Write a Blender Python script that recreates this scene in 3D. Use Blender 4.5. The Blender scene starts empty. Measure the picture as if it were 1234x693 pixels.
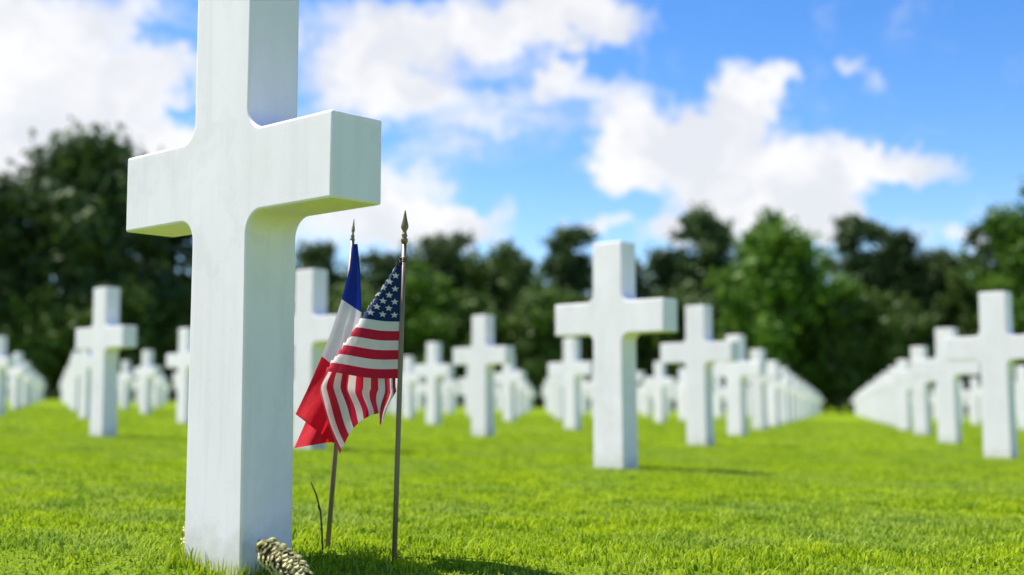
import bpy, bmesh, math, random
import numpy as np
from mathutils import Vector, Matrix

scene = bpy.context.scene
col = scene.collection
R = math.radians

# ------------------------------------------------------------------ camera
F_PX, CX, CY = 1518.0, 617.0, 346.5          # focal length in photograph pixels (1234 wide)
PITCH = R(5.225)
CAM_Z = 0.295
cam_d = bpy.data.cameras.new('camera')
cam = bpy.data.objects.new('camera', cam_d)
col.objects.link(cam)
cam.location = (0, 0, CAM_Z)
cam.rotation_euler = (math.pi / 2 + PITCH, 0, 0)
cam_d.sensor_width = 36
cam_d.lens = F_PX / 1234 * 36
cam_d.clip_start = 0.05
cam_d.clip_end = 3000
cam_d.dof.use_dof = True
cam_d.dof.focus_distance = 2.36
cam_d.dof.aperture_fstop = 2.3
scene.camera = cam
scene.render.resolution_x, scene.render.resolution_y = 1024, 575

def at(px, py, Y):
    """point of the place seen at a photograph pixel, Y metres ahead of the camera"""
    x, u = (px - CX) / F_PX, -(py - CY) / F_PX
    dy = math.cos(PITCH) - u * math.sin(PITCH)
    dz = math.sin(PITCH) + u * math.cos(PITCH)
    return Vector((x / dy * Y, Y, CAM_Z + dz / dy * Y))

# lattice angle of the graves (front faces look along -D, arms run along RR)
A = 0.7377
RR = Vector((math.cos(A), -math.sin(A), 0))
DD = Vector((math.sin(A), math.cos(A), 0))

# ------------------------------------------------------------------ sun and sky
SUN_EL, BETA = R(59.5), R(21)
to_sun = (-RR * math.cos(BETA) - DD * math.sin(BETA)) * math.cos(SUN_EL) + Vector((0, 0, math.sin(SUN_EL)))
sun_az = math.atan2(to_sun.x, to_sun.y)
sd = bpy.data.lights.new('sun', 'SUN')
sd.energy = 5.0
sd.angle = R(0.55)
sd.color = (1.0, 0.945, 0.87)
sun = bpy.data.objects.new('sun', sd)
col.objects.link(sun)
sun.location = (-20, 12, 25)
sun.rotation_euler = to_sun.to_track_quat('Z', 'Y').to_euler()

scene.view_settings.view_transform = 'Standard'
scene.view_settings.look = 'None'
scene.view_settings.gamma = 1
scene.view_settings.exposure = 0.87
scene.view_settings.use_curve_mapping = False

class NT:
    """small helper for node trees"""
    def __init__(self, tree):
        self.t = tree
        self.n = tree.nodes
        self.l = tree.links
    def node(self, kind, **kw):
        o = self.n.new(kind)
        for k, v in kw.items():
            setattr(o, k, v)
        return o
    def put(self, sock, v):
        if isinstance(v, bpy.types.NodeSocket):
            self.l.new(v, sock)
        else:
            sock.default_value = v
    def math(self, op, a, b=0.0, c=None, clamp=False):
        o = self.node('ShaderNodeMath', operation=op, use_clamp=clamp)
        self.put(o.inputs[0], a)
        self.put(o.inputs[1], b)
        if c is not None:
            self.put(o.inputs[2], c)
        return o.outputs[0]
    def vec(self, op, a, b=(0, 0, 0)):
        o = self.node('ShaderNodeVectorMath', operation=op)
        self.put(o.inputs[0], a)
        if op == 'SCALE':
            self.put(o.inputs['Scale'], b)
        else:
            self.put(o.inputs[1], b)
        return o.outputs['Value'] if op in ('LENGTH', 'DOT_PRODUCT') else o.outputs[0]
    def noise(self, vec, scale, detail=4, rough=0.5, color=False):
        o = self.node('ShaderNodeTexNoise')
        if vec is not None:
            self.put(o.inputs['Vector'], vec)
        o.inputs['Scale'].default_value = scale
        o.inputs['Detail'].default_value = detail
        o.inputs['Roughness'].default_value = rough
        return o.outputs['Color'] if color else o.outputs[0]
    def maprange(self, v, a, b, c=0.0, d=1.0, smooth=False):
        o = self.node('ShaderNodeMapRange', interpolation_type='SMOOTHSTEP' if smooth else 'LINEAR')
        for i, s in enumerate((v, a, b, c, d)):
            self.put(o.inputs[i], s)
        return o.outputs[0]
    def mix(self, f, a, b):
        o = self.node('ShaderNodeMix', data_type='RGBA')
        self.put(o.inputs[0], f)
        self.put(o.inputs[6], a if isinstance(a, bpy.types.NodeSocket) else (*a, 1))
        self.put(o.inputs[7], b if isinstance(b, bpy.types.NodeSocket) else (*b, 1))
        return o.outputs[2]

world = bpy.data.worlds.new('World')
scene.world = world
world.use_nodes = True
w = NT(world.node_tree)
w.n.clear()
sky = w.node('ShaderNodeTexSky', sky_type='NISHITA', sun_disc=False)
sky.sun_elevation = SUN_EL
sky.sun_rotation = sun_az
sky.altitude = 50
sky.air_density = 1.0
sky.dust_density = 0.2
sky.ozone_density = 2.5
hs = w.node('ShaderNodeHueSaturation')
hs.inputs['Saturation'].default_value = 1.36
hs.inputs['Hue'].default_value = 0.511
hs.inputs['Value'].default_value = 1.0
w.l.new(sky.outputs[0], hs.inputs['Color'])
SKY_K = 0.106
skyc = w.vec('SCALE', hs.outputs[0], SKY_K)
# clouds: a field over azimuth and elevation (units of 100 px at this focal length)
tc = w.node('ShaderNodeTexCoord')
gen = w.vec('NORMALIZE', tc.outputs['Generated'])
sx = w.node('ShaderNodeSeparateXYZ')
w.l.new(gen, sx.inputs[0])
az = w.math('ARCTAN2', sx.outputs[0], sx.outputs[1])
el = w.math('ARCSINE', sx.outputs[2])
cb = w.node('ShaderNodeCombineXYZ')
w.l.new(w.math('MULTIPLY', az, F_PX / 100), cb.inputs[0])
w.l.new(w.math('MULTIPLY', el, F_PX / 100), cb.inputs[1])
P0 = cb.outputs[0]
wn = w.vec('SUBTRACT', w.noise(P0, 0.75, 6, 0.55, color=True), (0.5, 0.5, 0.5))
P1 = w.vec('ADD', P0, w.vec('MULTIPLY', wn, (1.3, 1.0, 0.0)))
wn2 = w.vec('SUBTRACT', w.noise(P0, 3.2, 5, 0.6, color=True), (0.5, 0.5, 0.5))
P1 = w.vec('ADD', P1, w.vec('MULTIPLY', wn2, (0.80, 0.55, 0.0)))
BLOBS = [  # px, py, rx, ry, weight
    (830, 185, 150, 62, 1.1), (760, 135, 75, 62, 1.0), (905, 108, 50, 42, .95), (690, 95, 44, 28, .75), (668, 78, 30, 20, .6),
    (745, 210, 55, 22, .75), (960, 215, 150, 48, 1.1), (1085, 208, 95, 22, .9), (900, 262, 150, 48, 1.0),
    (985, 275, 75, 40, .85), (1020, 72, 28, 18, .62), (1048, 96, 26, 22, .62),
    (560, 28, 230, 48, 1.1), (720, 22, 95, 40, .9), (440, 90, 120, 60, 1.0), (545, 118, 130, 46, .62), (862, 142, 60, 44, .8), (640, 110, 60, 30, .35),
    (585, 162, 110, 26, .48), (430, 240, 130, 85, 1.1), (500, 280, 90, 40, .95), (570, 272, 70, 30, .8), (620, 250, 26, 14, .5),
    (705, 268, 50, 16, .62), (555, 205, 36, 10, .45), (40, 40, 190, 90, 1.1), (60, 140, 150, 80, 1.05),
    (150, 120, 80, 46, .85), (215, 92, 70, 30, .75), (190, 160, 70, 36, .8), (0, 215, 120, 60, 1.0),
    (300, 200, 120, 60, 1.0), (300, 20, 80, 40, .7), (1170, 298, 34, 26, .75), (1130, 290, 60, 20, .35), (790, 282, 60, 22, .6),
    (210, 60, 60, 22, -.55), (215, 130, 36, 22, -.5), (590, 5, 40, 16, -.3),
]
field = None
for (bx_, by_, rx, ry, k) in BLOBS:
    p = at(bx_, by_, 1.0) - Vector((0, 0, CAM_Z))
    a_, e_ = math.atan2(p.x, p.y), math.asin(p.z / p.length)
    c = (a_ * F_PX / 100, e_ * F_PX / 100, 0)
    q = w.vec('MULTIPLY', w.vec('SUBTRACT', P1, c), (100 / rx, 100 / ry, 0))
    v = w.math('MAXIMUM', w.math('SUBTRACT', 1.0, w.vec('DOT_PRODUCT', q, q)), 0.0)
    v = w.math('MULTIPLY', v, k)
    field = v if field is None else w.math('ADD', field, v)
fine = w.noise(P1, 1.5, 6, 0.62)
field = w.math('ADD', field, w.math('MULTIPLY', w.math('SUBTRACT', fine, 0.5), 1.35))
m_in = w.maprange(field, 0.02, 0.98, 0, 1, True)
vn = w.noise(w.vec('MULTIPLY', P1, (0.55, 1.9, 0.0)), 1.2, 6, 0.62)
reg = None
for (bx_, by_, rx, ry) in ((520, 120, 240, 90), (150, 90, 260, 120)):
    p = at(bx_, by_, 1.0) - Vector((0, 0, CAM_Z))
    c = (math.atan2(p.x, p.y) * F_PX / 100, math.asin(p.z / p.length) * F_PX / 100, 0)
    q = w.vec('MULTIPLY', w.vec('SUBTRACT', P0, c), (100 / rx, 100 / ry, 0))
    v = w.math('MAXIMUM', w.math('SUBTRACT', 1.0, w.vec('DOT_PRODUCT', q, q)), 0.0)
    reg = v if reg is None else w.math('MAXIMUM', reg, v)
veil = w.math('MULTIPLY', w.math('MULTIPLY', w.maprange(vn, 0.42, 0.72, 0, 1, True), reg), 1.05, clamp=True)
m_in = w.math('MAXIMUM', m_in, veil)
# sparser broken cloud over the unseen sky, cut back to lower the ambient light
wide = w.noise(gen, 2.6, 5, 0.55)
thin = w.math('MULTIPLY', sx.outputs[0], 0.07)                 # thick left, clear right as in view; also brightens cross fronts over sides
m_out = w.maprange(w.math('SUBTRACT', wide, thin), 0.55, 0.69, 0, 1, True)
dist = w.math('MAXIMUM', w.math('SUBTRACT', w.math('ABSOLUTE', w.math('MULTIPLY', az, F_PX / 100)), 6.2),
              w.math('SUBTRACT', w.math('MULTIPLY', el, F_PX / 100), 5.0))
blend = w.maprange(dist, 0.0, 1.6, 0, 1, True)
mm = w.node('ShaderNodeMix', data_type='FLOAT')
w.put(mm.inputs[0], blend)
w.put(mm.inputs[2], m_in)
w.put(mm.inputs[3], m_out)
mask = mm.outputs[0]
body = w.noise(P1, 1.1, 5, 0.55)
shade = w.maprange(body, 0.38, 0.64, 0.0, 1.0, True)
cloud = w.mix(shade, (0.455, 0.465, 0.492), (0.56, 0.558, 0.562))
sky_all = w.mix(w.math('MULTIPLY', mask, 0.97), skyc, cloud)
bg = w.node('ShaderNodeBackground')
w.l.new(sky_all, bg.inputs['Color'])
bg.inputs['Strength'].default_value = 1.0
wo = w.node('ShaderNodeOutputWorld')
w.l.new(bg.outputs[0], wo.inputs['Surface'])

# ------------------------------------------------------------------ helpers
def gz(x, y=50.0):
    """lawn falls gently from left to right and dips a little towards the camera"""
    k = np.clip((np.asarray(y, float) - 2.12) / 0.30, 0, 1)
    z = -0.0187 * 60 * np.tanh(np.asarray(x, float) / 60) - 0.035 * (1 - k * k * (3 - 2 * k))
    return float(z) if z.ndim == 0 else z

def tag(o, label=None, cat=None, group=None, kind=None):
    for k, v in (('label', label), ('category', cat), ('group', group), ('kind', kind)):
        if v:
            o[k] = v
    return o

def link(name, me, mat=None, parent=None):
    o = bpy.data.objects.new(name, me)
    col.objects.link(o)
    if mat is not None and me is not None and not me.materials:
        me.materials.append(mat)
    if parent is not None:
        o.parent = parent
    return o

def empty(name, loc, rz=0):
    o = bpy.data.objects.new(name, None)
    col.objects.link(o)
    o.location = loc
    o.rotation_euler = (0, 0, rz)
    o.empty_display_size = 0.1
    return o

def mesh_np(name, verts, quads=None, tris=None, smooth=False):
    """fast mesh from numpy arrays"""
    me = bpy.data.meshes.new(name)
    nq = 0 if quads is None else len(quads)
    nt = 0 if tris is None else len(tris)
    me.vertices.add(len(verts))
    me.vertices.foreach_set('co', np.asarray(verts, np.float32).ravel())
    loops = np.concatenate([np.asarray(x, np.int32).ravel() for x in (quads, tris) if x is not None])
    me.loops.add(len(loops))
    me.loops.foreach_set('vertex_index', loops)
    me.polygons.add(nq + nt)
    starts = np.concatenate([np.arange(nq) * 4, nq * 4 + np.arange(nt) * 3]).astype(np.int32)
    me.polygons.foreach_set('loop_start', starts)
    if smooth:
        me.polygons.foreach_set('use_smooth', np.ones(nq + nt, bool))
    me.update(calc_edges=True)
    return me

def bm_mesh(name, bm, smooth=False):
    me = bpy.data.meshes.new(name)
    bm.normal_update()
    bm.to_mesh(me)
    bm.free()
    if smooth:
        for p in me.polygons:
            p.use_smooth = True
    return me

def tube(bm, pts, rads, n=10, cap=True):
    """tapered tube through points"""
    rings = []
    prev = None
    for i, p in enumerate(pts):
        p = Vector(p)
        a = Vector(pts[max(i - 1, 0)])
        b = Vector(pts[min(i + 1, len(pts) - 1)])
        t = (b - a).normalized()
        ref = Vector((1, 0, 0)) if abs(t.x) < 0.8 else Vector((0, 1, 0))
        if prev is not None:
            ref = prev
        s = (ref - t * ref.dot(t)).normalized()
        prev = s
        u = t.cross(s)
        rings.append([bm.verts.new(p + (s * math.cos(k * 2 * math.pi / n) + u * math.sin(k * 2 * math.pi / n)) * rads[i]) for k in range(n)])
    for a, b in zip(rings, rings[1:]):
        for k in range(n):
            bm.faces.new((a[k], a[(k + 1) % n], b[(k + 1) % n], b[k]))
    if cap:
        bm.faces.new(rings[0][::-1])
        bm.faces.new(rings[-1])

def mat(name):
    m = bpy.data.materials.new(name)
    m.use_nodes = True
    t = NT(m.node_tree)
    b = t.n['Principled BSDF']
    return m, t, b

def bump(t, b, h, strength, dist):
    o = t.node('ShaderNodeBump')
    t.put(o.inputs['Height'], h)
    o.inputs['Strength'].default_value = strength
    o.inputs['Distance'].default_value = dist
    t.l.new(o.outputs[0], b.inputs['Normal'])

def leafy(name, color_fn, trans=0.35, rough=0.5, spec=0.25):
    """diffuse + translucent blade or leaf"""
    m, t, b = mat(name)
    c = color_fn(t)
    t.put(b.inputs['Base Color'], c)
    b.inputs['Roughness'].default_value = rough
    b.inputs['Specular IOR Level'].default_value = spec
    tr = t.node('ShaderNodeBsdfTranslucent')
    t.put(tr.inputs['Color'], c)
    mx = t.node('ShaderNodeMixShader')
    mx.inputs[0].default_value = trans
    t.l.new(b.outputs[0], mx.inputs[1])
    t.l.new(tr.outputs[0], mx.inputs[2])
    t.l.new(mx.outputs[0], t.n['Material Output'].inputs['Surface'])
    return m

# ------------------------------------------------------------------ materials
def marble():
    m, t, b = mat('white_marble')
    g = t.node('ShaderNodeTexCoord').outputs['Object']
    oi = t.node('ShaderNodeObjectInfo')
    off = t.vec('ADD', g, t.vec('SCALE', (7.0, 3.0, 5.0), oi.outputs['Random']))
    veins = t.noise(t.vec('MULTIPLY', off, (3.0, 3.0, 1.2)), 3.0, 8, 0.62)
    streak = t.noise(t.vec('MULTIPLY', off, (26.0, 26.0, 1.4)), 1.6, 5, 0.6)
    grime = t.noise(off, 6.0, 6, 0.65)
    c = t.mix(t.maprange(veins, 0.36, 0.66), (0.850, 0.782, 0.826), (0.908, 0.848, 0.892))
    wv = t.vec('ADD', off, t.vec('SCALE', t.noise(off, 3.0, 5, 0.6, color=True), 0.55))
    rid = t.math('ABSOLUTE', t.math('SUBTRACT', t.noise(wv, 2.4, 3, 0.5), 0.5))
    c = t.mix(t.math('MULTIPLY', t.maprange(rid, 0.0, 0.035, 1, 0, True), 0.13), c, (0.56, 0.54, 0.56))
    c = t.mix(t.math('MULTIPLY', t.maprange(streak, 0.50, 0.76), 0.26), c, (0.60, 0.60, 0.57))
    c = t.mix(t.math('MULTIPLY', t.maprange(grime, 0.58, 0.80), 0.16), c, (0.60, 0.58, 0.52))
    speck = t.noise(off, 210, 2, 0.5)
    c = t.mix(t.math('MULTIPLY', t.maprange(speck, 0.70, 0.78), 0.35), c, (0.42, 0.41, 0.37))
    sz = t.node('ShaderNodeSeparateXYZ')
    t.l.new(g, sz.inputs[0])
    splash = t.math('MULTIPLY', t.maprange(t.math('ADD', sz.outputs[2], t.math('MULTIPLY', t.noise(off, 22, 4, 0.7), 0.16)), 0.06, 0.17, 1, 0, True), 0.42)
    c = t.mix(splash, c, (0.36, 0.36, 0.22))
    hv = t.node('ShaderNodeHueSaturation')
    t.put(hv.inputs['Value'], t.maprange(oi.outputs['Random'], 0, 1, 0.94, 1.04))
    t.put(hv.inputs['Color'], c)
    c = hv.outputs[0]
    t.put(b.inputs['Base Color'], c)
    t.put(b.inputs['Roughness'], t.maprange(grime, 0.3, 0.7, 0.42, 0.6))
    b.inputs['Specular IOR Level'].default_value = 0.35
    b.inputs['Subsurface Weight'].default_value = 0.12
    b.inputs['Subsurface Radius'].default_value = (0.012, 0.010, 0.008)
    b.inputs['Subsurface Scale'].default_value = 1.0
    bump(t, b, t.noise(off, 160, 4, 0.7), 0.10, 0.002)
    return m
M_MARBLE = marble()

def grass_col(t):
    at_ = t.node('ShaderNodeAttribute', attribute_name='rnd')
    g = t.node('ShaderNodeNewGeometry').outputs['Position']
    big = t.noise(g, 2.0, 4, 0.6)
    mid = t.noise(g, 7.0, 4, 0.65)
    ramp = t.node('ShaderNodeValToRGB')
    cr = ramp.color_ramp
    cr.elements[0].position, cr.elements[0].color = 0.0, (0.165, 0.270, 0.010, 1)
    cr.elements[1].position, cr.elements[1].color = 0.45, (0.300, 0.420, 0.011, 1)
    e = cr.elements.new(0.85); e.color = (0.420, 0.515, 0.014, 1)
    e = cr.elements.new(0.94); e.color = (0.450, 0.520, 0.035, 1)
    e = cr.elements.new(0.985); e.color = (0.46, 0.43, 0.20, 1)
    t.l.new(at_.outputs['Fac'], ramp.inputs[0])
    c = t.mix(t.math('MULTIPLY', t.maprange(big, 0.46, 0.62), 0.62), ramp.outputs[0], (0.470, 0.570, 0.005))
    dull = t.noise(t.vec('ADD', g, (31.0, 7.0, 0.0)), 1.3, 4, 0.6)
    c = t.mix(t.math('MULTIPLY', t.maprange(dull, 0.47, 0.62), 0.65), c, (0.270, 0.370, 0.075))
    c = t.mix(t.math('MULTIPLY', t.maprange(mid, 0.48, 0.64), 0.72), c, (0.120, 0.240, 0.008))
    return c
M_BLADE = leafy('grass_blade', grass_col, 0.42, 0.55, 0.10)

def lawn_mat():
    m, t, b = mat('lawn')
    g = t.node('ShaderNodeNewGeometry').outputs['Position']
    big = t.noise(g, 0.9, 3, 0.5)
    mid = t.noise(g, 5.0, 3, 0.6)
    fine_ = t.noise(g, 60, 4, 0.7)
    dull = t.noise(t.vec('ADD', g, (31.0, 7.0, 0.0)), 0.5, 4, 0.6)
    c = t.mix(t.maprange(fine_, 0.3, 0.7), (0.105, 0.185, 0.007), (0.205, 0.300, 0.009))
    c = t.mix(t.math('MULTIPLY', t.maprange(big, 0.40, 0.66), 0.40), c, (0.260, 0.320, 0.014))
    c = t.mix(t.math('MULTIPLY', t.maprange(mid, 0.52, 0.72), 0.30), c, (0.125, 0.215, 0.015))
    c = t.mix(t.math('MULTIPLY', t.maprange(dull, 0.47, 0.62), 0.5), c, (0.190, 0.265, 0.045))
    t.put(b.inputs['Base Color'], c)
    b.inputs['Roughness'].default_value = 0.85
    b.inputs['Specular IOR Level'].default_value = 0.0
    bump(t, b, fine_, 0.8, 0.03)
    return m
M_LAWN = lawn_mat()

def leaf_mat(name, dark, light, trans):
    def f(t):
        a = t.node('ShaderNodeAttribute', attribute_name='rnd')
        oi = t.node('ShaderNodeObjectInfo')
        c = t.mix(a.outputs['Fac'], dark, light)
        h = t.node('ShaderNodeHueSaturation')
        t.put(h.inputs['Value'], t.maprange(oi.outputs['Random'], 0, 1, 0.82, 1.18))
        h.inputs['Hue'].default_value = 0.5
        t.put(h.inputs['Color'], c)
        return h.outputs[0]
    return leafy(name, f, trans, 0.55, 0.2)
M_PINE = leaf_mat('pine_needles', (0.028, 0.056, 0.018), (0.085, 0.135, 0.036), 0.20)
M_DARKLEAF = leaf_mat('dark_leaves', (0.040, 0.080, 0.017), (0.115, 0.185, 0.032), 0.26)
M_LIGHTLEAF = leaf_mat('fresh_leaves', (0.055, 0.130, 0.015), (0.150, 0.275, 0.030), 0.32)

def bark():
    m, t, b = mat('bark')
    g = t.node('ShaderNodeTexCoord').outputs['Object']
    n = t.noise(t.vec('MULTIPLY', g, (6, 6, 1.2)), 2.0, 6, 0.65)
    t.put(b.inputs['Base Color'], t.mix(n, (0.035, 0.025, 0.018), (0.13, 0.10, 0.075)))
    b.inputs['Roughness'].default_value = 0.9
    bump(t, b, n, 0.8, 0.05)
    return m
M_BARK = bark()

def cloth(name, c1, trans=0.30, weave=1500):
    m, t, b = mat(name)
    uv = t.node('ShaderNodeTexCoord').outputs['Object']
    n = t.noise(uv, 26, 4, 0.6)
    c = t.mix(t.maprange(n, 0.3, 0.7), tuple(x * 0.88 for x in c1), c1)
    t.put(b.inputs['Base Color'], c)
    b.inputs['Roughness'].default_value = 0.75
    b.inputs['Specular IOR Level'].default_value = 0.2
    b.inputs['Sheen Weight'].default_value = 0.15
    crease = t.noise(t.vec('MULTIPLY', uv, (1.0, 1.0, 0.45)), 34, 3, 0.55)
    bump(t, b, t.math('ADD', t.math('MULTIPLY', t.noise(uv, weave, 2, 0.5), 0.03), crease), 0.55, 0.006)
    tr = t.node('ShaderNodeBsdfTranslucent')
    t.put(tr.inputs['Color'], c)
    mx = t.node('ShaderNodeMixShader')
    mx.inputs[0].default_value = trans
    t.l.new(b.outputs[0], mx.inputs[1])
    t.l.new(tr.outputs[0], mx.inputs[2])
    t.l.new(mx.outputs[0], t.n['Material Output'].inputs['Surface'])
    return m
M_RED = cloth('us_red_cloth', (0.56, 0.014, 0.050), 0.34)
M_WHITE = cloth('white_cloth', (0.78, 0.77, 0.76))
M_NAVY = cloth('navy_cloth', (0.012, 0.030, 0.135))
M_FRED = cloth('french_red_cloth', (0.74, 0.012, 0.034), 0.42)
M_FBLUE = cloth('french_blue_cloth', (0.010, 0.035, 0.30), 0.30)

def metal(name, c, rough, met):
    m, t, b = mat(name)
    g = t.node('ShaderNodeTexCoord').outputs['Object']
    n = t.noise(t.vec('MULTIPLY', g, (60, 60, 9)), 3, 5, 0.6)
    t.put(b.inputs['Base Color'], t.mix(n, tuple(x * 0.65 for x in c), tuple(min(1, x * 1.25) for x in c)))
    b.inputs['Metallic'].default_value = met
    t.put(b.inputs['Roughness'], t.maprange(n, 0.2, 0.8, rough - .1, rough + .15))
    return m
M_POLE = metal('varnished_stick', (0.215, 0.155, 0.095), 0.40, 0.15)
M_BRASS = metal('tarnished_gilt', (0.26, 0.20, 0.10), 0.42, 0.7)

def cone_mat(name, c1, c2):
    m, t, b = mat(name)
    g = t.node('ShaderNodeTexCoord').outputs['Object']
    n = t.noise(g, 90, 5, 0.65)
    t.put(b.inputs['Base Color'], t.mix(t.maprange(n, 0.3, 0.7), c1, c2))
    b.inputs['Roughness'].default_value = 0.8
    return m
M_SCALE = cone_mat('cone_scale', (0.36, 0.33, 0.13), (0.62, 0.58, 0.28))
M_CORE = cone_mat('cone_core', (0.05, 0.030, 0.018), (0.11, 0.065, 0.035))
M_TWIG = cone_mat('twig_bark', (0.035, 0.028, 0.016), (0.09, 0.07, 0.04))

# ------------------------------------------------------------------ ground sheet
def ground():
    xs = np.concatenate([np.linspace(-900, -60, 15), np.linspace(-50, 50, 101), np.linspace(60, 900, 15)])
    ys = np.concatenate([np.linspace(-200, -5, 10), np.linspace(-4, 1, 6), np.linspace(1.5, 3, 61), np.linspace(4, 100, 97), np.linspace(120, 1500, 15)])
    X, Yv = np.meshgrid(xs, ys)
    Z = gz(X, Yv)
    v = np.stack([X.ravel(), Yv.ravel(), Z.ravel()], 1)
    nx, ny = len(xs), len(ys)
    i = np.arange((ny - 1) * nx).reshape(ny - 1, nx)[:, :-1].ravel()
    me = mesh_np('ground', v, quads=np.stack([i, i + 1, i + nx + 1, i + nx], 1), smooth=True)
    return tag(link('ground', me, M_LAWN), kind='structure')
ground()

# ------------------------------------------------------------------ the crosses
CW, CT, CP = 0.639, 0.1124, 0.1690        # arm span, thickness, post width
ZB, ZT, CH = 0.625, 0.775, 1.055          # arm underside, arm top, cross top above the soil
def cross_mesh(bevel_seg, fil_seg):
    p, wv, rad = CP / 2, CW / 2, 0.040
    foot = p + 0.0045
    def fil(cx, cy, a0, a1):
        return [(cx + rad * math.cos(a0 + (a1 - a0) * k / fil_seg), cy + rad * math.sin(a0 + (a1 - a0) * k / fil_seg)) for k in range(fil_seg + 1)]
    pi = math.pi
    o = [(-foot, -0.12), (foot, -0.12)]
    o += fil(p + rad, ZB - rad, pi, pi / 2)                     # under the right arm
    o += [(wv, ZB), (wv, ZT)]
    o += fil(p + rad, ZT + rad, -pi / 2, -pi)                   # above the right arm
    o += [(p, CH), (-p, CH)]
    o += fil(-p - rad, ZT + rad, 0, -pi / 2)
    o += [(-wv, ZT), (-wv, ZB)]
    o += fil(-p - rad, ZB - rad, pi / 2, 0)
    bm = bmesh.new()
    front = [bm.verts.new((x, -CT / 2, z)) for x, z in o]
    f = bm.faces.new(front)
    r = bmesh.ops.extrude_face_region(bm, geom=[f])
    vs = [e for e in r['geom'] if isinstance(e, bmesh.types.BMVert)]
    bmesh.ops.translate(bm, verts=vs, vec=(0, CT, 0))
    bmesh.ops.recalc_face_normals(bm, faces=bm.faces)
    bm.normal_update()
    sharp = [e for e in bm.edges if len(e.link_faces) == 2 and e.calc_face_angle(0) > R(40)]
    bmesh.ops.bevel(bm, geom=sharp, offset=0.0045, segments=bevel_seg, affect='EDGES', profile=0.5, clamp_overlap=True)
    bm.normal_update()
    for f in bm.faces:
        f.smooth = f.calc_area() < 0.004 and abs(f.normal.y) < .999
    for e in bm.edges:
        if len(e.link_faces) == 2 and e.calc_face_angle(0) > R(32):
            e.smooth = False
    me = bm_mesh('marble_cross', bm)
    return me
me_near, me_far = cross_mesh(3, 10), cross_mesh(1, 4)

def lattice(i, j):
    r, d = -3.6223 + 2.2608 * i + 0.5067 * j, 4.7024 + 3.3225 * j
    return r * RR + d * DD

def ordinal(n):
    ones = 'zeroth first second third fourth fifth sixth seventh eighth ninth tenth eleventh twelfth thirteenth fourteenth fifteenth sixteenth seventeenth eighteenth nineteenth'.split()
    if n < 20:
        return ones[n]
    tens = {2: 'twent', 3: 'thirt'}[n // 10]
    return tens + 'ieth' if n % 10 == 0 else tens + 'y-' + ones[n % 10]

SPECIAL = {
    (1, -1): 'large white marble cross in sharp focus in the foreground beside the two flags',
    (0, 0): 'white marble cross standing clear in mid-lawn, the second largest in view',
    (-1, 0): 'white marble cross half hidden between the foreground cross and the flags',
    (-2, 0): 'white marble cross nearest on the left side of the foreground cross',
    (0, 1): 'large white marble cross nearest the right picture edge, right of the grass lane',
}
NUDGE = {(-2, 0): (-0.027, 0), (-4, 1): (-0.06, 0), (-3, 4): (-0.05, 0)}
crosses = {}
for j in range(-1, 26):
    for i in range(-60, 12):
        p = lattice(i, j)
        if p.y < 1.5 or p.y > 72:
            continue
        hx = 0.30 / p.y * F_PX + 6
        px = CX + p.x / p.y * F_PX
        if px + hx < 0 or px - hx > 1234:
            continue
        crosses[(i, j)] = p
lines = {}
for (i, j) in sorted(crosses, key=lambda k: k[1]):
    lines.setdefault(i + j, []).append((i, j))
rng = random.Random(4)
GROUP = 'white marble crosses standing in rows on the lawn'
for c, ks in lines.items():
    for n, (i, j) in enumerate(ks, 1):
        p = crosses[(i, j)]
        nd = NUDGE.get((i, j), (0, 0))
        near = p.y < 12
        o = link('marble_cross', me_near if near else me_far, M_MARBLE)
        jx = 0 if near else rng.uniform(-.02, .02)
        x, y = p.x + nd[0] + jx, p.y + nd[1]
        o.location = (x, y, gz(x) + (0 if near else rng.uniform(-.015, .01)))
        o.rotation_euler = (0, 0, -A + (0 if near else R(rng.uniform(-1.2, 1.2))))
        if not near:
            o.rotation_euler[0], o.rotation_euler[1] = R(rng.uniform(-.7, .7)), R(rng.uniform(-.6, .6))
        side = 'left' if c <= 0 else 'right'
        k = (1 - c) if c <= 0 else c
        lab = SPECIAL.get((i, j)) or 'white marble cross, %s back in the %s diagonal line %s of the grass lane' % (ordinal(n), ordinal(k), side)
        tag(o, lab, 'cross', GROUP)
BIG = crosses[(1, -1)]
BIG = Vector((-0.499, 2.325, 0))
for o in list(col.objects):
    if o.get('label') == SPECIAL[(1, -1)]:
        o.location = (BIG.x, BIG.y, gz(BIG.x))

# ------------------------------------------------------------------ flags
def spear(name, parent, base, axis, s):
    """gilt spear-head finial with a collar"""
    bm = bmesh.new()
    prof = [(0.0, .0048), (.004, .0068), (.008, .0068), (.011, .0042), (.015, .0060), (.019, .0042), (.023, .0040), (.030, .0078), (.034, .0080), (.046, .0048), (.062, .0016), (.068, .0003)]
    n = 12
    rings = []
    for z, r in prof:
        fl = 0.55 if z > .022 else 1.0                          # the blade is flattened
        rings.append([bm.verts.new((r * s * math.cos(k * 2 * math.pi / n), r * s * fl * math.sin(k * 2 * math.pi / n), z * s)) for k in range(n)])
    for a, b in zip(rings, rings[1:]):
        for k in range(n):
            bm.faces.new((a[k], a[(k + 1) % n], b[(k + 1) % n], b[k]))
    bm.faces.new(rings[0][::-1]); bm.faces.new(rings[-1])
    q = axis.to_track_quat('Z', 'Y').to_matrix().to_4x4()
    bmesh.ops.transform(bm, matrix=Matrix.Translation(base) @ q, verts=bm.verts)
    return link(name, bm_mesh(name, bm, True), M_BRASS, parent)

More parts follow.
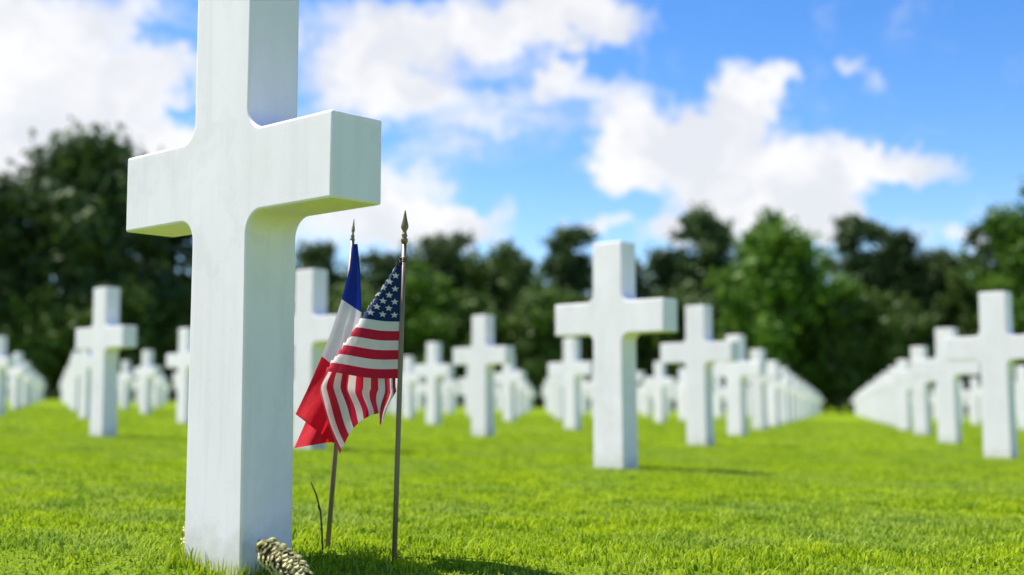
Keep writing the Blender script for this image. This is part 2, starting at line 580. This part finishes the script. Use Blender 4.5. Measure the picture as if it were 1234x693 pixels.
def pole(parent, b, t, r):
    bm = bmesh.new()
    b, t = Vector(b), Vector(t)
    tube(bm, [b - (t - b).normalized() * 0.08, b + (t - b) * .3, b + (t - b) * .7, t], [r, r, r * .96, r * .92], 12)
    return link('pole', bm_mesh('pole', bm, True), M_POLE, parent)

def lerp_tab(tab, x):
    xs = [r[0] for r in tab]
    return [float(np.interp(x, xs, [r[k] for r in tab])) for k in range(1, len(tab[0]))]

# --- stars and stripes: origin at the pole foot, all lengths in metres
US_FOOT = at(475, 674, 2.37); US_FOOT.z = gz(US_FOOT.x, US_FOOT.y)
US_TOP = at(487.2, 292, 2.40)
us = empty('flag', US_FOOT)
tag(us, 'small red, white and blue striped flag with white stars on right-hand stick', 'flag', 'small flags on sticks beside the foreground cross')
pole(us, (0, 0, 0), US_TOP - US_FOOT, 0.0049)
axis = (US_TOP - US_FOOT).normalized()
spear('spear_finial', us, US_TOP - US_FOOT - axis * .002, axis, 1.0)
bm = bmesh.new()                                              # cord tied under the finial
kc = at(485.4, 313, 2.398) - US_FOOT
for k in range(3):
    ring = [kc + Vector((math.cos(a) * .0062, math.sin(a) * .0062, (k - 1) * .0035 + .001 * math.sin(a))) for a in np.linspace(0, 2 * math.pi, 13)]
    tube(bm, ring, [.0015] * 13, 5)
tube(bm, [kc + Vector(v) for v in ((-.004, -.006, 0), (-.009, -.009, .006), (-.011, -.009, .001), (-.007, -.008, -.003), (-.012, -.009, -.014))], [.0013] * 5, 5)
link('cord_tie', bm_mesh('cord_tie', bm, True), M_CORE, us)

FH, FL = 0.236, 0.350
E_TAB = [(0.0, 474, 472), (.1, 463, 506), (.2, 457, 513), (.3, 455, 498), (.42, 447, 500), (.58, 436, 507), (.73, 425, 519), (.80, 419, 528), (.885, 412, 540), (1.0, 408, 547)]
M_TAB = [(0.0, 478, 0), (.1, 473, 0), (.19, 468, 0), (.885, 389, 0), (.95, 385, 0), (1.0, 386, 0)]
def us_map(s, t):
    """cloth coordinates (s along the fly, t down the hoist) to a place in the scene"""
    tau = t / FH
    sf = (0.004 + 0.146 * tau ** 1.05)                        # the cloth turns under along a slanting fold
    hx, hy = 484.0 - 3.5 * tau, 308 + 148 * tau              # at the stick
    fx, fy = 484.0 - 94 * tau, 309 + 143 * tau               # on the fold
    if s <= sf:
        k = s / sf
        px = hx + (fx - hx) * k
        py = hy + (fy - hy) * k + (3.2 * math.sin(k * 4.6 + .4) - 1.2) * tau * k ** .5 + 1.5 * math.sin(9 * tau) * k * (1 - k)
        d = 2.392 - 0.004 * math.sin(k * math.pi) + 0.009 * tau * math.sin(k * 5.2 + 1.6 * tau) - .006 * k * tau
        return at(px, py, d)
    k = (s - sf) / (FL - sf)
    ex, ey = lerp_tab(E_TAB, tau)
    kk = k ** 0.92
    py = fy + (ey - fy) * kk
    mx, my = lerp_tab(M_TAB, tau)[0], 470.0
    if py < my:
        q = (py - fy) / (my - fy)
        px = fx + (mx - fx) * q * q * (3 - 2 * q)
    else:
        q = (py - my) / max(1.0, ey - my)
        px = mx + (ex - mx) * (q ** 1.15)
    px += 1.6 * math.sin(q * 5 + tau * 9) * k
    d0 = 2.392 - .006 * tau + 0.009 * tau * math.sin(5.2 + 1.6 * tau)
    pleat = 0.019 * math.sin(tau * 15.0 + 0.7) * min(1, k * 2)
    d = d0 + 0.024 * min(1, k * 5) + pleat + 0.012 * k
    return at(px, py, d)

def us_cloth():
    bm = bmesh.new()
    NT_, NS = 52, 44                                          # 4 rows per stripe
    CAN = 0.4 * FL
    grid = []
    for b_ in range(NT_ + 1):
        t_ = FH * b_ / NT_
        row = []
        for a_ in range(NS + 1):
            row.append(bm.verts.new(us_map(FL * a_ / NS, t_) - US_FOOT))
        grid.append(row)
    for b_ in range(NT_):
        stripe = b_ // 4
        for a_ in range(NS):
            f = bm.faces.new((grid[b_][a_], grid[b_ + 1][a_], grid[b_ + 1][a_ + 1], grid[b_][a_ + 1]))
            s_mid = FL * (a_ + .5) / NS
            f.material_index = 2 if (stripe < 7 and s_mid < CAN) else (0 if stripe % 2 == 0 else 1)
            f.smooth = True
    me = bm_mesh('cloth', bm)
    for m in (M_RED, M_WHITE, M_NAVY):
        me.materials.append(m)
    o = link('cloth', me, None, us)
    # stars laid on both faces of the canton
    sb = bmesh.new()
    for row in range(9):
        n = 6 if row % 2 == 0 else 5
        for k in range(n):
            sc = CAN * ((1 + 2 * k) if n == 6 else (2 + 2 * k)) / 12
            tc_ = FH * 7 / 13 * (row + 1) / 10
            for sgn in (-1, 1):
                vs = []
                c0 = us_map(sc, tc_)
                e1 = us_map(sc + .002, tc_) - us_map(sc - .002, tc_)
                e2 = us_map(sc, tc_ + .002) - us_map(sc, max(0, tc_ - .002))
                nrm = e1.cross(e2).normalized() * 0.0009 * sgn
                for q in range(10):
                    ang = math.pi / 2 + q * math.pi / 5
                    rr = 0.0066 if q % 2 == 0 else 0.0029
                    v = us_map(max(0, sc + rr * 1.25 * math.cos(ang)), max(0, tc_ - rr * math.sin(ang)))
                    vs.append(sb.verts.new(v + nrm - US_FOOT))
                c = sb.verts.new(c0 + nrm - US_FOOT)
                for q in range(10):
                    sb.faces.new((c, vs[q], vs[(q + 1) % 10]))
    so = link('stars', bm_mesh('stars', sb), M_WHITE, o)
    return o
us_cloth()

# --- tricolour
FR_FOOT = at(394.5, 664, 2.50); FR_FOOT.z = gz(FR_FOOT.x)
FR_TOP = at(424.6, 290, 2.52)
fr = empty('flag', FR_FOOT)
tag(fr, 'small blue, white and red tricolour flag drooping on the left-hand stick', 'flag', 'small flags on sticks beside the foreground cross')
pole(fr, (0, 0, 0), FR_TOP - FR_FOOT, 0.0049)
axis = (FR_TOP - FR_FOOT).normalized()
spear('spear_finial', fr, FR_TOP - FR_FOOT - axis * .002, axis, 0.72)
FRONT = [  # u, left x, left y, right x, right y (front layer of the doubled cloth)
    (0, 425, 294, 431, 294), (.12, 421.5, 322, 434, 326), (.33, 412, 360, 436, 376), (.5, 401, 394, 434, 416),
    (.67, 387.5, 430, 428, 462), (.85, 370, 470, 420, 500), (1, 356, 499, 404, 536)]
BACK = [(0, 426, 294, 431, 294), (.12, 424, 326, 434, 326), (.33, 416, 366, 436, 376), (.5, 406, 402, 434, 416),
        (.67, 393, 446, 428, 462), (.85, 372, 500, 420, 500), (1, 354.5, 540, 404, 532)]
def fr_map(u, v):
    if v < .5:
        lx, ly, rx, ry = lerp_tab(FRONT, u)
        k = v / .5
    else:
        lx, ly, rx, ry = lerp_tab(BACK, u)
        k = (1 - v) / .5
    px, py = lx + (rx - lx) * k, ly + (ry - ly) * k
    wave = 0.010 * u * math.sin(k * 6.5 + 2.2 * u) + 0.004 * math.sin(9 * u + 2 * k) * u
    turn = math.sqrt(max(0, 1 - k ** 3))                         # round the doubled edge
    d = 2.474 + wave - .008 * u + (0 if v < .5 else 0.014 * turn + .004 * math.sin(5 * k + 3 * u)) * min(1, u * 4)
    return at(px, py, d)
def fr_cloth():
    bm = bmesh.new()
    NU, NV = 48, 40
    g = [[bm.verts.new(fr_map(a / NU, b / NV) - FR_FOOT) for a in range(NU + 1)] for b in range(NV + 1)]
    for b in range(NV):
        for a in range(NU):
            f = bm.faces.new((g[b][a], g[b + 1][a], g[b + 1][a + 1], g[b][a + 1]))
            f.material_index = a * 3 // NU
            f.smooth = True
    me = bm_mesh('cloth', bm)
    for m in (M_FBLUE, M_WHITE, M_FRED):
        me.materials.append(m)
    return link('cloth', me, None, fr)
fr_cloth()

# ------------------------------------------------------------------ pine cones and twig
def pine_cone(loc, direction, length, rad, label, seed):
    rg = random.Random(seed)
    root = empty('pine_cone', loc)
    tag(root, label, 'pine cone', 'pine cones at the foot of the foreground cross')
    q = Vector(direction).normalized().to_track_quat('Z', 'Y').to_matrix()
    def prof(u):
        return rad * (0.55 + 0.45 * math.sin(min(1, u * 1.6 + .15) * math.pi / 2)) * (1 - max(0, u - .55) ** 1.6 * 1.75)
    bm = bmesh.new()
    tube(bm, [q @ Vector((0, 0, length * u)) for u in np.linspace(0, .97, 9)], [max(.003, prof(u) * .62) for u in np.linspace(0, .97, 9)], 12)
    link('core', bm_mesh('core', bm, True), M_CORE, root)
    bm = bmesh.new()
    N = 150
    for k in range(N):
        if rg.random() < .05:
            continue
        u = (k + rg.uniform(.1, .9)) / N
        ang = k * 2.39996 + rg.uniform(-.14, .14)
        r0 = prof(u)
        ln, wd = .0180 * (1 - .35 * u) * rg.uniform(.85, 1.1), .0125 * (1 - .3 * u)
        flare = 0.95 - .55 * u + rg.uniform(-.25, .25)                # open at the stalk end, closed at the tip
        out = Vector((math.cos(ang), math.sin(ang), 0))
        side = Vector((-math.sin(ang), math.cos(ang), 0))
        up = Vector((0, 0, 1))
        dr = (out * math.sin(flare) - up * math.cos(flare) * -1).normalized()
        nm = dr.cross(side)
        base = out * r0 * .50 + up * (length * u * .95)
        pts = [(-.25, 0), (.25, 0), (.5, .6), (.28, .95), (0, 1.08), (-.28, .95), (-.5, .6)]
        th = .0016
        top = [bm.verts.new(q @ (base + side * a * wd + dr * b * ln + nm * (th * (1 + 1.2 * b)) * .5 + nm * (.0022 * b * b))) for a, b in pts]
        bot = [bm.verts.new(q @ (base + side * a * wd + dr * b * ln - nm * (th * (1 + 1.2 * b)) * .5 + nm * (.0022 * b * b))) for a, b in pts]
        bm.faces.new(top); bm.faces.new(bot[::-1])
        for i in range(7):
            bm.faces.new((top[i], bot[i], bot[(i + 1) % 7], top[(i + 1) % 7]))
    bmesh.ops.recalc_face_normals(bm, faces=bm.faces)
    tag(link('scales', bm_mesh('scales', bm), M_SCALE, root), kind='stuff')
    bm = bmesh.new()
    tube(bm, [q @ Vector(v) for v in ((0, 0, .004), (.001, 0, -.008), (.004, .002, -.016))], [.004, .0035, .004], 8)
    link('stalk', bm_mesh('stalk', bm, True), M_TWIG, root)
    return root
pine_cone((-0.431, 2.206, .048), (0.085, -0.085, -0.040), .138, .034, 'pale open pine cone leaning at the right foot of the foreground cross', 1)
pine_cone((-0.597, 2.404, .004), (-0.010, 0.02, 0.09), .075, .022, 'pine cone mostly hidden behind the left foot of the foreground cross', 2)

bm = bmesh.new()
tw = [at(388.5, 660, 2.45), at(388, 640, 2.45), at(386, 615, 2.452), at(381, 596, 2.456), at(374.5, 581, 2.46)]
org = Vector((tw[0].x, tw[0].y, gz(tw[0].x, tw[0].y)))
tube(bm, [Vector((0, 0, -.03))] + [p - org for p in tw], [.0019, .0019, .0018, .0016, .0015, .0011], 7)
tube(bm, [tw[2] - org, tw[2] - org + Vector((-.003, 0, .004)), tw[2] - org + Vector((-.005, -.001, .010))], [.0018, .0014, .0006], 5)
o = link('twig', bm_mesh('twig', bm, True), M_TWIG)
o.location = org
tag(o, 'thin dark bent twig standing in the grass left of the tricolour stick', 'twig')

# ------------------------------------------------------------------ trees
def leaf_cloud(rs, centers, radii, per, size, flat=1.0):
    """many small leaf-sized quads spread round clump centres"""
    cs = np.repeat(centers, per, 0)
    rr_ = np.repeat(radii, per)[:, None]
    n = len(cs)
    d = rs.normal(size=(n, 3))
    d /= np.linalg.norm(d, axis=1)[:, None]
    rad = np.minimum(np.abs(rs.normal(0, .62, (n, 1))) + .12, 1.55)
    p = cs + d * rad * rr_ * np.array([1, 1, flat])
    a = rs.normal(size=(n, 3)); a /= np.linalg.norm(a, axis=1)[:, None]
    b = np.cross(a, d + rs.normal(size=(n, 3)) * .5); b /= np.linalg.norm(b, axis=1)[:, None] + 1e-6
    s = size * rs.uniform(.6, 1.35, (n, 1))
    a *= s; b *= s * .62
    v = np.stack([p - a, p - b * .9 + a * .1, p + a, p + b * .9 + a * .1], 1).reshape(-1, 3)
    tone = np.repeat(np.clip(np.repeat(rs.uniform(0, 1, len(centers)), per) * .55 + rs.uniform(0, .45, n), 0, 1), 4)
    return v, tone

def make_tree(loc, height, radius, kind, seed, label, name):
    rs = np.random.RandomState(seed)
    root = empty(name, loc, rs.uniform(0, 6.28))
    tag(root, label, 'tree', 'trees along the far edge of the lawn')
    pine = kind == 'pine'
    bm = bmesh.new()
    th = height * (.93 if pine else .72)
    lean = rs.uniform(-.03, .03, 2) * height
    tp = [Vector((lean[0] * u * u, lean[1] * u * u, -.3 + (th + .3) * u)) for u in np.linspace(0, 1, 7)]
    r0 = height * .021
    tube(bm, tp, [r0 * (1.35 if u == 0 else 1) * (1 - .82 * u) for u in np.linspace(0, 1, 7)], 9)
    cs, rd = [], []
    low = .10 if kind != 'pine' else .06
    nb = 36 if pine else 28
    for k in range(nb):
        u = low + (1 - low) * ((k + rs.uniform(0, .9)) / nb)
        ang = k * 2.4 + rs.uniform(-.5, .5)
        if pine:
            env = (1 - .80 * max(0, u - .10) ** 2.6) * (.88 + .20 * math.sin(9 * u + seed))
        else:
            env = math.sqrt(max(0.04, 1 - ((u - .42) / .60) ** 2)) * (.9 + .2 * math.sin(7 * u + seed))
        L = radius * env * rs.uniform(.72, 1.08)
        z0 = height * u * (.92 if pine else .80)
        tb = Vector((lean[0] * (z0 / th) ** 2, lean[1] * (z0 / th) ** 2, min(z0, th * .97)))
        rise = L * (rs.uniform(-.05, .25) if pine else rs.uniform(.25, .65))
        if u > .85:
            rise += height * .04
        e = Vector((math.cos(ang) * L * .86, math.sin(ang) * L * .86, z0 + rise))
        if e.z > height * .95:
            e.z = height * .95
        mid = tb.lerp(e, .5) + Vector((0, 0, .08 * L))
        tube(bm, [tb, mid, e], [r0 * .34 * (1.1 - u * .7), r0 * .22 * (1.1 - u * .7), r0 * .06], 5, False)
        for q in range(4 if pine else 5):
            f = (.38 + .62 * q / 3) if pine else (.40 + .60 * q / 4)
            c = tb.lerp(mid, f * 2) if f < .5 else mid.lerp(e, f * 2 - 1)
            jit = rs.normal(size=3) * radius * .14
            cs.append((c.x + jit[0], c.y + jit[1], c.z + jit[2] * .6 + .1))
            rd.append(radius * (rs.uniform(.20, .32) if pine else rs.uniform(.18, .29)))
    link('trunk', bm_mesh('trunk', bm, True), M_BARK, root)
    cs.append((lean[0], lean[1], height * .93)); rd.append(radius * .20)
    cs, rd = np.array(cs), np.array(rd)
    cs[:, 2] = np.clip(cs[:, 2], .7, height - .55 * rd)
    v, tone = leaf_cloud(rs, cs, rd, 96 if pine else 84, max(.20, .062 * radius) if pine else max(.22, .066 * radius), .72 if pine else .85)
    me = mesh_np('crown', v, quads=np.arange(len(v)).reshape(-1, 4))
    at_ = me.attributes.new('rnd', 'FLOAT', 'POINT')
    at_.data.foreach_set('value', tone.astype(np.float32))
    link('crown', me, {'pine': M_PINE, 'dark': M_DARKLEAF, 'light': M_LIGHTLEAF}[kind], root)
    return root

TREES = [  # px, py of the top, metres away, half width in px, kind, label
    (104, 166, 82, 104, 'pine', 'tallest dark pine on the left, sky showing through its crown'),
    (8, 216, 80, 78, 'pine', 'dark pine cut by the left picture edge'),
    (190, 190, 90, 80, 'pine', 'dark pine behind the left arm of the foreground cross'),
    (150, 330, 77, 55, 'dark', 'low dark leafy tree below the tallest pine on the left'),
    (60, 345, 77, 50, 'dark', 'low dark leafy tree behind the leftmost crosses'),
    (290, 282, 90, 60, 'pine', 'dark pine hidden behind the foreground cross post'),
    (384, 290, 86, 46, 'pine', 'dark pine showing between foreground cross and tricolour flag'),
    (462, 303, 88, 48, 'pine', 'dark pine whose top shows beside the starred flag tip'),
    (540, 281, 84, 46, 'pine', 'dark pointed pine just right of the flags'),
    (508, 312, 79, 48, 'light', 'fresh green leafy tree in front of pines right of the flags'),
    (605, 287, 83, 62, 'dark', 'broad dark leafy tree above the crosses left of centre'),
    (690, 268, 86, 42, 'pine', 'dark pine left of the mid-lawn cross top'),
    (655, 338, 79, 45, 'dark', 'low dark leafy tree left of the mid-lawn cross'),
    (752, 312, 88, 46, 'pine', 'dark pine directly behind the mid-lawn cross top'),
    (802, 300, 87, 38, 'pine', 'narrow dark pine right of the mid-lawn cross'),
    (848, 250, 85, 54, 'pine', 'tall dark pine left of the bright green tree'),
    (934, 248, 79, 82, 'light', 'large bright green leafy tree under the biggest cloud'),
    (1034, 254, 86, 40, 'pine', 'tall dark pine right of the bright green tree'),
    (1010, 352, 78, 48, 'dark', 'low dark leafy tree at the end of the grass lane'),
    (1078, 276, 88, 46, 'pine', 'dark pine second right of the bright green tree'),
    (1068, 350, 79, 52, 'dark', 'low olive leafy tree behind the right-hand diagonal line of crosses'),
    (1128, 298, 87, 44, 'pine', 'lower dark pine third right of the bright green tree'),
    (1165, 312, 85, 40, 'dark', 'dark leafy tree above the crosses near the right picture edge'),
    (1200, 256, 86, 42, 'pine', 'dark pine beside the small cloud near right picture edge'),
    (1242, 212, 78, 68, 'light', 'mid green leafy tree cut by the right picture edge'),
    (820, 350, 80, 55, 'dark', 'low dark leafy tree behind the crosses right of mid-lawn cross'),
    (430, 345, 80, 60, 'dark', 'low dark leafy tree directly behind the two flags'),
    (560, 352, 79, 52, 'dark', 'low dark leafy tree right of the fresh green one'),
    (730, 352, 81, 52, 'dark', 'low dark leafy tree behind the mid-lawn cross arms'),
    (225, 345, 80, 55, 'dark', 'low dark leafy tree just left of the foreground cross post'),
]
for k, (px, py, Y, hw, kind, lab) in enumerate(TREES):
    top = at(px, py, Y)
    g = gz(top.x)
    name = 'pine_tree' if kind == 'pine' else 'leafy_tree'
    make_tree((top.x, Y, g), top.z - g, hw * 1.12 / F_PX * Y, kind, 40 + k, lab, name)

# second rank of the wood, closing the gaps between the near trees: a far-off mass
def wood():
    rs = np.random.RandomState(9)
    cs, rd = [], []
    for k in range(520):
        x = rs.uniform(-80, 80)
        px = CX + x / 100 * F_PX
        edge = np.interp(px, [-300, 0, 150, 300, 480, 700, 800, 1000, 1234, 1500], [230, 235, 225, 300, 300, 298, 305, 285, 290, 260])
        hmax = (485 - edge) / F_PX * 100
        z = rs.uniform(0.8, max(2, hmax - 1.0))
        cs.append((x, 100 + rs.uniform(-4, 8), gz(x) + z)); rd.append(rs.uniform(1.1, 1.9))
    v, tone = leaf_cloud(rs, np.array(cs), np.array(rd), 130, .34, .9)
    me = mesh_np('far_wood', v, quads=np.arange(len(v)).reshape(-1, 4))
    me.attributes.new('rnd', 'FLOAT', 'POINT').data.foreach_set('value', tone.astype(np.float32))
    # low undergrowth under the trees
    xs_ = rs.uniform(-80, 80, 1150)
    cu = np.stack([xs_, rs.uniform(86, 97, 1150), gz(xs_) + rs.uniform(.15, 2.2, 1150)], 1)
    v2, tone2 = leaf_cloud(rs, cu, rs.uniform(.7, 1.1, 1150), 60, .26, .9)
    me2 = mesh_np('undergrowth', v2, quads=np.arange(len(v2)).reshape(-1, 4))
    me2.attributes.new('rnd', 'FLOAT', 'POINT').data.foreach_set('value', tone2.astype(np.float32))
    tag(link('undergrowth', me2, M_DARKLEAF), 'low dark undergrowth at the feet of the trees', 'undergrowth', kind='stuff')
    tag(link('far_wood', me, M_DARKLEAF), 'dark wood closing the view behind the trees', 'wood', kind='stuff')
wood()

# ------------------------------------------------------------------ grass
def grass(name, label, y0, y1, dens, hgt, wid, seed, margin=1.08, pad=0.5):
    rs = np.random.RandomState(seed)
    half = CX / F_PX * margin
    wide_ = half * y1 + pad
    n = int(2 * wide_ * (y1 - y0) * dens)
    y = rs.uniform(y0, y1, n)
    x = rs.uniform(-wide_, wide_, n)
    ok = np.abs(x) < half * y + pad
    x, y, n = x[ok], y[ok], int(ok.sum())
    # clumping: keep more blades where a cheap wave field is high
    fld = np.sin(x * 23 + 3 * np.sin(y * 11)) * np.sin(y * 19 + 2 * np.sin(x * 13)) + .6 * np.sin(x * 51 + y * 37)
    keep = rs.uniform(0, 1, n) < .78 + .22 * fld
    x, y = x[keep], y[keep]
    # leave the crosses free
    for p in crosses.values():
        if p.y > y1 + 1 or p.y < y0 - 1:
            continue
        q = BIG if (p - BIG).length < .4 else p
        u = (x - q.x) * RR.x + (y - q.y) * RR.y
        v = (x - q.x) * DD.x + (y - q.y) * DD.y
        ins = (np.abs(u) < CP / 2 + .004) & (np.abs(v) < CT / 2 + .004)
        x, y = x[~ins], y[~ins]
    n = len(x)
    z = gz(x, y)
    lump = .80 + .22 * np.sin(x * 7 + 2 * np.sin(y * 5)) * np.sin(y * 6.3) + .12 * np.sin(x * 31 + y * 17)
    h = hgt * rs.uniform(.55, 1.15, n) * lump * np.where(rs.uniform(0, 1, n) > .975, 1.35, 1.0)
    ww = wid * rs.uniform(.7, 1.3, n)
    ang = rs.uniform(0, 2 * math.pi, n)
    dx, dy = np.cos(ang), np.sin(ang)                         # blade bends this way
    bend = h * rs.uniform(.15, .85, n)
    sx, sy = -dy * ww / 2, dx * ww / 2
    tw = rs.uniform(-.5, .5, n)
    base = np.stack([x, y, z - .004], 1)
    side = np.stack([sx, sy, 0 * sx], 1)
    mid = base + np.stack([dx * bend * .28, dy * bend * .28, h * .58], 1)
    tip = base + np.stack([dx * bend, dy * bend, h * (1 - .25 * bend / h)], 1)
    side2 = side * .85 + np.stack([dx * ww * .3 * tw, dy * ww * .3 * tw, 0 * tw], 1)
    v = np.stack([base - side, base + side, mid + side2, mid - side2, tip], 1).reshape(-1, 3)
    i = np.arange(n)[:, None] * 5
    quads = i + np.array([[0, 1, 2, 3]])
    tris = i + np.array([[3, 2, 4]])
    me = mesh_np(name, v, quads, tris, smooth=False)
    me.attributes.new('rnd', 'FLOAT', 'POINT').data.foreach_set('value', np.repeat(np.clip(rs.beta(2, 2, n) + rs.normal(0, .04, n), 0, 1), 5).astype(np.float32))
    o = link(name, me, M_BLADE)
    return tag(o, label, 'grass', kind='stuff')
grass('grass', 'short bright green grass blades in the foreground', 1.55, 4.2, 17000, .027, .0036, 1, 1.05)
grass('grass', 'short green grass of the lawn around the nearer crosses', 4.2, 9.5, 5600, .023, .0048, 2)
grass('grass', 'blurred green grass of the lawn among the far crosses', 9.5, 30, 260, .024, .020, 3, 1.05)
grass('grass', 'scattered longer grass blades and coarse leaves in the foreground', 1.6, 3.6, 420, .046, .0045, 5, 1.05)
grass('grass', 'low broad clover-like leaves between the foreground blades', 1.6, 3.6, 900, .020, .0095, 6, 1.05)

def foot_tufts():
    rs = np.random.RandomState(12)
    n = 420
    side = rs.randint(0, 4, n)
    a_, out = rs.uniform(-1, 1, n), np.abs(rs.normal(0, .010, n)) + .004
    u = np.where(side < 2, a_ * (CP / 2 + .02), np.where(side == 2, -1, 1) * (CP / 2 + out))
    v = np.where(side < 2, np.where(side == 0, -1, 1) * (CT / 2 + out), a_ * (CT / 2 + .02))
    x, y = BIG.x + u * RR.x + v * DD.x, BIG.y + u * RR.y + v * DD.y
    z = gz(x, y)
    h, ww, ang = rs.uniform(.018, .048, n), rs.uniform(.002, .0038, n), rs.uniform(0, 6.28, n)
    sx_, sy_ = np.cos(ang) * ww, np.sin(ang) * ww
    lx, ly = rs.normal(0, .008, n) + u * .06, rs.normal(0, .008, n) + v * .06
    b = np.stack([x, y, z - .004], 1)
    s_ = np.stack([sx_, sy_, 0 * sx_], 1) * .5
    m = b + np.stack([lx * .4, ly * .4, h * .6], 1)
    t = b + np.stack([lx, ly, h], 1)
    vv = np.stack([b - s_, b + s_, m + s_ * .8, m - s_ * .8, t], 1).reshape(-1, 3)
    i = np.arange(n)[:, None] * 5
    me = mesh_np('grass', vv, i + np.array([[0, 1, 2, 3]]), i + np.array([[3, 2, 4]]))
    me.attributes.new('rnd', 'FLOAT', 'POINT').data.foreach_set('value', np.repeat(rs.beta(2, 1.6, n), 5).astype(np.float32))
    tag(link('grass', me, M_BLADE), 'uncut grass tufts round the foot of the foreground cross', 'grass', kind='stuff')
foot_tufts()
